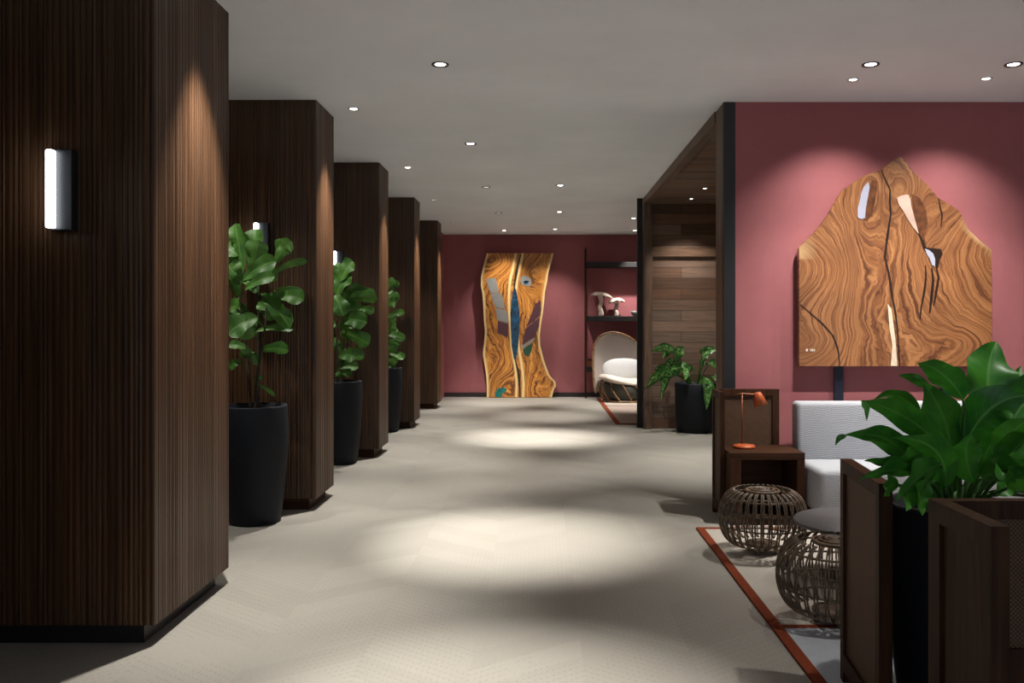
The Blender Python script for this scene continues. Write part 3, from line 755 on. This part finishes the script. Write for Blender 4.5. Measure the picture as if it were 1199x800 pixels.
# seat cushion: wavy pad
g = G(); nx, ny = 22, 10
def seat_z(u, v): return .36 - .10*math.sin(min(1,max(0,u))*PI*.75) + .05*(1-v)*0 - .02*v
for side in (1, 0):
    for i in range(nx+1):
        for j in range(ny+1):
            u, v = i/nx, j/ny
            rr = 1-.12*(2*abs(v-.5))**4
            x = -.40+.84*u; y = -.42+.70*v
            edge = min(1, min(u,1-u,v,1-v)*9)
            g.v.append((x*rr, y, seat_z(u,v)+(.05+.065*edge**.5)*(1 if side else 0)+ (0 if side else .015-.02*edge)))
q = (nx+1)*(ny+1)
for i in range(nx):
    for j in range(ny):
        a = i*(ny+1)+j; g.f.append((a, a+ny+1, a+ny+2, a+1)); g.f.append((q+a, q+a+1, q+a+ny+2, q+a+ny+1))
ring = [i*(ny+1) for i in range(nx+1)]+[nx*(ny+1)+j for j in range(1,ny+1)]+[i*(ny+1)+ny for i in range(nx-1,-1,-1)]+[j for j in range(ny-1,0,-1)]
for a, b_ in zip(ring, ring[1:]+ring[:1]): g.f.append((a, q+a, q+b_, b_))
g.obj('seat_cushion', M_CREAM, t_, True, fixn=True)
g = G()
n1_, n2_ = 14, 24
for i in range(n1_+1):
    th = PI*i/n1_
    for k in range(n2_):
        ph = 2*PI*k/n2_; sx_ = math.copysign(abs(math.sin(th)*math.cos(ph))**.75, math.cos(ph)); sz_ = math.copysign(abs(math.cos(th))**.85, math.cos(th))
        g.v.append((.02+.35*sx_, .17+.085*math.sin(th)*math.sin(ph), .50+.185*sz_))
for i in range(n1_):
    for k in range(n2_): g.f.append((i*n2_+k, (i+1)*n2_+k, (i+1)*n2_+(k+1)%n2_, i*n2_+(k+1)%n2_))
g.obj('back_cushion', M_PILLOW, t_, True)
def ring_pts(rx, ry, z, cy=-.05, n=32, ws=0): return [(rx*math.cos(2*PI*k/n), cy+ry*math.sin(2*PI*k/n), z+ws*math.cos(2*PI*k/n)) for k in range(n)]
G().lathe([(.22,.03),(.30,.06),(.345,.16),(.36,.27),(.35,.30),(.30,.30)], 36, (0,-.05,0)).obj('basket_base', M_BASK, t_, True)
G().tube(ring_pts(.375,.34,.315,cy=-.04,ws=-.06), .018, 8, True).obj('seat_rail', M_CHAIRFR, t_, True)
G().tube(ring_pts(.36,.33,.016), .016, 8, True).obj('base_ring', M_CHAIRFR, t_, True)
for k in range(12):
    a = 2*PI*k/12+.13
    G().tube(bez([(.37*math.cos(a), -.05+.35*math.sin(a), .30-.06*math.cos(a)), (.48*math.cos(a+.25), -.05+.42*math.sin(a+.25), .17), (.35*math.cos(a+.5), -.05+.32*math.sin(a+.5), .02)], 8), .012, 6).obj('base_strut', M_CHAIRFR, t_, True)

# ------------------------------------------------------------------ cane screens
def cane_panel(name, t_, p0, p1, h, th=.04, side=1, st=.045, z0=0):
    """framed cane panel between two plan points, thickness to one side"""
    p0, p1 = Vector(p0), Vector(p1); d = (p1-p0).normalized(); L = (p1-p0).length
    f = G().obox(p0, p0+d*st, th, z0, h, side).obox(p1-d*st, p1, th, z0, h, side)
    f.obox(p0+d*st, p1-d*st, th, h-.045, h, side).obox(p0+d*st, p1-d*st, th, z0+.04, z0+.10, side)
    fr = f.obj('screen_frame', M_WALNUT_V, t_, fixn=True)
    n = Vector((-d.y, d.x))*side*th*.3
    G().obox(p0+d*st+n, p1-d*st+n, th*.4, z0+.10, h-.045, side).obj('cane_infill', M_CANE, t_, fixn=True)
t_ = thing('cane_screen', 'low dark timber and cane screen behind the orange table lamp', 'screen', (0,0,0))
cane_panel('s', t_, (1.165,5.54), (1.165,5.80), .83, .03, -1, .035)
cane_panel('s', t_, (1.20,5.815), (1.615,5.815), .83, .035, -1, .045)
t_ = thing('cane_screen', 'low dark cane screen left of the foreground black planter', 'screen', (0,0,0))
cane_panel('s', t_, (1.02,2.575), (1.070,3.05), .795, .040, -1, .04, .012)
t_ = thing('cane_screen', 'L-shaped dark timber and cane screen at the bottom right corner', 'screen', (0,0,0))
f = G().box((1.06,2.01,.012), (1.104,2.055,.80)).box((1.06,2.27,.012), (1.104,2.335,.80)).box((1.06,2.055,.745), (1.104,2.27,.80)).box((1.06,2.055,.03), (1.104,2.27,.09))
f.obj('wing_frame', M_WALNUT_V, t_)
G().box((1.070,2.055,.09), (1.096,2.27,.745)).obj('wing_board', M_WALNUT_V, t_)
f = G().box((1.105,2.30,.012), (1.16,2.335,.80)).box((2.15,2.30,.012), (2.20,2.335,.80)).box((1.16,2.30,.75), (2.15,2.335,.80)).box((1.16,2.30,.03), (2.15,2.335,.40))
f.obj('screen_frame', M_WALNUT_V, t_)
G().box((1.16,2.312,.40), (2.15,2.326,.75)).obj('cane_infill', M_CANE, t_)

# ------------------------------------------------------------------ side table, lamp, sofa
t_ = thing('side_table', 'open-fronted dark timber side table at the left end of the sofa', 'table', (0,0,0))
x0, x1, y0, y1, zt = 1.198, 1.672, 5.40, 5.765, .456
G().box((x0,y0,zt-.045), (x1,y1,zt)).obj('table_top', M_WALNUT_D, t_, bevel=.002)
G().box((x0,y0,.05), (x0+.07,y1,zt-.0455)).obj('side_panel', M_WALNUT_V, t_, bevel=.002)
G().box((x1-.05,y0,.05), (x1,y1,zt-.0455)).obj('side_panel', M_WALNUT_V, t_, bevel=.002)
G().box((x0+.07,y1-.02,.05), (x1-.05,y1,zt-.0455)).obj('back_panel', M_WALNUT_D, t_)
G().box((x0,y0,.0), (x1,y1,.0495)).obj('base', M_WALNUT_D, t_)
LX, LY = (871-VX)/F*5.62, 5.62
t_ = thing('table_lamp', 'orange table lamp with cone shade on the dark side table', 'lamp', (LX,LY,.457))
G().lathe([(.070,0),(.073,.003),(.073,.012),(.066,.02),(.02,.026),(.0005,.026)], 32, caps=True).obj('base', M_ORANGE, t_, True)
G().tube([(-.012,0,.024),(-.012,0,.355)], .0045, 10).obj('pole', M_LAMPROD, t_, True)
G().tube([(-.045,0,.352),(-.012,0,.356),(.07,0,.350),(.085,0,.345)], .0055, 10).obj('arm', M_LAMPROD, t_, True)
g = G().lathe([(.0005,.04),(.020,.040),(.026,.034),(.046,-.045),(.042,-.045),(.022,.028),(.0005,.03)], 28, caps=False)
o = g.obj('lamp_shade', M_ORANGE, t_, True); o.location = (.098,0,.325); o.rotation_euler = (0,math.radians(-16),0)

t_ = thing('sofa', 'long light grey ribbed sofa against the red wall', 'sofa', (0,0,0))
def rbox(a, b_, name, mat, par, bev=.03): return G().box(a, b_).obj(name, mat, par, True, bevel=bev, seg=4)
rbox((1.694,5.63,.30), (4.4,5.775,.755), 'backrest', M_SOFA, t_, .028)
rbox((1.694,5.16,.10), (4.4,5.628,.385), 'seat_cushion', M_SOFA, t_, .035)
G().box((1.72,5.2,.012), (4.37,5.75,.099)).obj('base', M_BLACK, t_)
G().box((1.72,5.64,.1), (4.37,5.76,.30)).obj('back_rail', M_BLACK, t_)

# ------------------------------------------------------------------ rattan stools and coffee table
def stool(loc, rz, lab, H=.345, R=.238):
    t_ = thing('rattan_stool', lab, 'stool', loc, rz, 'globe rattan stools')
    n = 34; z0 = .045
    def prof(s):       # s 0 bottom .. 1 top, returns r, z
        a = -1.30+s*2.62
        return .085+(R-.085)*max(0, math.cos(a))**.62, z0+(H-z0)*(.5+.5*math.sin(a)/math.sin(1.32))
    g = G()
    for off in (-.0045, .0045):
        pts = []
        for j in range(19):
            r_, z_ = prof(j/18); pts.append((r_, off*2.1*(r_/R+.1)*.6, z_))
        g.tube(pts, .0042, 6)
    first = g.mesh('rib')
    first.materials.append(M_RATTAN)
    for p in first.polygons: p.use_smooth = True
    for k in range(n):
        o = bpy.data.objects.new('rib', first); COL.objects.link(o); o.parent = t_; o.rotation_euler = (0,0,2*PI*k/n)
    for s in (.19,.40,.60,.80):
        r_, z_ = prof(s)
        G().tube([((r_-.007)*math.cos(2*PI*k/40), (r_-.007)*math.sin(2*PI*k/40), z_) for k in range(40)], .005, 6, True).obj('hoop', M_RATTAN, t_, True)
    for r_, z_ in ((.086, z0+.004), (.088, H-.004), (.06, H+.001), (.035, H+.003), (.014, H+.004)):
        G().tube([(r_*math.cos(2*PI*k/32), r_*math.sin(2*PI*k/32), z_) for k in range(32)], .0075, 6, True).obj('hoop', M_RATTAN, t_, True)
    G().lathe([(.0005,0),(.088,0),(.088,.006),(.0005,.006)], 24, (0,0,H-.014), False).obj('top_disc', M_RATTAN, t_)
    G().lathe([(.0005,0),(.088,0),(.088,.010),(.0005,.010)], 24, (0,0,z0-.004), False).obj('bottom_disc', M_RATTAN, t_)
    for k in range(4):
        a = PI/4+k*PI/2
        G().tube([(.078*math.cos(a), .078*math.sin(a), .0), (.072*math.cos(a), .072*math.sin(a), z0+.004)], .013, 10).obj('leg', M_RATTAN, t_, True)
    return t_
s1_ = stool((1.227,4.72,.012), .2, 'globe-shaped rattan stool in front of the side table')
dup(s1_, (1.245,3.62,.0135), .75, 'nearer globe-shaped rattan stool, half hidden by the cane screen')
t_ = thing('coffee_table', 'low round dark grey coffee table between the two rattan stools and sofa', 'table', (1.57,4.25,.0115))
G().lathe([(.0005,.262),(.29,.262),(.298,.268),(.300,.276),(.296,.284),(.0005,.285)], 64, caps=False).obj('table_top', M_TABLETOP, t_, True)
G().lathe([(.16,0),(.16,.012),(.05,.02),(.035,.05),(.035,.24),(.08,.262)], 32).obj('pedestal', M_BLACK, t_, True)

# ------------------------------------------------------------------ foreground broad-leaved plant
PC = Vector((1.335, 2.76, .012))
t_ = thing('potted_foliage_plant', 'large broad-leaved green plant in a tall black pot in the right foreground', 'plant', PC)
planter(t_, .685, 1.0)
def z6(x, y, d): return P(970+x/3.64, 390+y/3.64, d)-PC
L = []; pet = G()
# base x,y  ctrl x,y  tip x,y (3.64x view coords), width (same units), depth base, depth tip, side tilt, shape
LV = [((690,330),(660,150),(715,36),215,2.85,2.95,.1), ((575,285),(500,150),(380,128),112,2.70,2.50,.8), ((520,600),(545,380),(400,208),215,2.72,2.62,-.3),
      ((500,500),(330,320),(138,290),104,2.62,2.42,.5), ((140,288),(168,310),(162,376),26,2.42,2.40,.2), ((392,345),(300,222),(190,285),58,2.85,2.80,.5), ((430,240),(370,180),(298,182),42,2.80,2.80,.3),
      ((350,560),(270,400),(60,438),92,2.60,2.42,.5), ((78,440),(40,440),(28,482),22,2.43,2.42,.2),
      ((500,660),(520,440),(262,448),108,2.55,2.45,.6), ((350,590),(250,540),(150,545),54,2.55,2.40,.7), ((370,600),(250,560),(130,632),74,2.52,2.36,.6),
      ((420,610),(330,650),(330,760),120,2.55,2.42,.1), ((500,640),(400,600),(400,740),150,2.60,2.48,.2), ((300,650),(250,640),(235,700),70,2.5,2.42,.2),
      ((585,470),(690,250),(870,270),170,2.75,2.65,.5), ((620,640),(560,500),(610,430),120,2.60,2.50,.1), ((640,600),(690,440),(745,430),80,2.70,2.60,.3),
      ((720,520),(760,430),(860,360),100,2.55,2.42,.6), ((740,600),(790,470),(880,420),120,2.60,2.40,.6), ((650,620),(760,560),(870,560),90,2.55,2.35,.7),
      ((640,420),(720,360),(860,330),130,2.85,2.9,.2), ((600,560),(520,420),(560,320),170,2.85,2.95,.0), ((480,420),(420,360),(470,250),130,2.95,3.05,.1),
      ((760,660),(860,560),(960,640),120,2.60,2.40,.6), ((740,560),(900,380),(1010,450),150,2.75,2.65,.6), ((730,480),(860,200),(1000,180),180,2.85,2.9,.3),
      ((470,560),(380,600),(290,720),110,2.52,2.42,.5), ((450,520),(340,520),(240,600),90,2.58,2.45,.5), ((430,640),(380,690),(400,780),90,2.50,2.44,.3),
      ((700,640),(700,520),(660,430),110,2.88,2.95,.2), ((780,660),(790,540),(750,440),120,2.92,3.0,.2), ((620,680),(640,600),(600,500),100,2.90,2.98,.2), ((800,680),(850,600),(900,500),120,2.85,2.95,.3),
      ((540,680),(500,620),(440,560),90,2.85,2.9,.3), ((720,690),(760,640),(840,600),80,2.82,2.86,.3), ((860,690),(880,600),(840,480),110,2.92,3.0,.2), ((680,560),(640,440),(640,300),130,2.92,3.0,.1),
      ((560,640),(480,560),(540,440),110,2.90,2.95,.2), ((660,480),(760,300),(820,140),150,2.90,3.05,.1), ((700,620),(740,560),(800,640),80,2.5,2.38,.6)]
for (b_, c_, tp, w, d0, d1, sd) in LV:
    B, Tp = z6(*b_, d0), z6(*tp, d1); Cc = z6(*c_, (d0+d1)/2)
    d = Tp-B; side = Vector((-d.z, sd*d.length, d.x))
    L.append(dict(pts=[B, Cc, Tp], width=w/3.64/F*2.62*1.18, side=side, shape='ovate', fold=.12, ripple=.22, nl=24, nw=10))
    if w > 30:
        root = Vector((max(-.12,min(.12,B.x*.45)), max(-.12,min(.12,B.y*.5)), .64))
        pet.part().tube(bez([root, root+Vector((0,0,.1)), B-(Cc-B)*.25, B], 9), .0055, 7)
pet.split('leaf_stalk', M_PETIOLE, t_); foliage('foliage', L, M_LILY, t_)
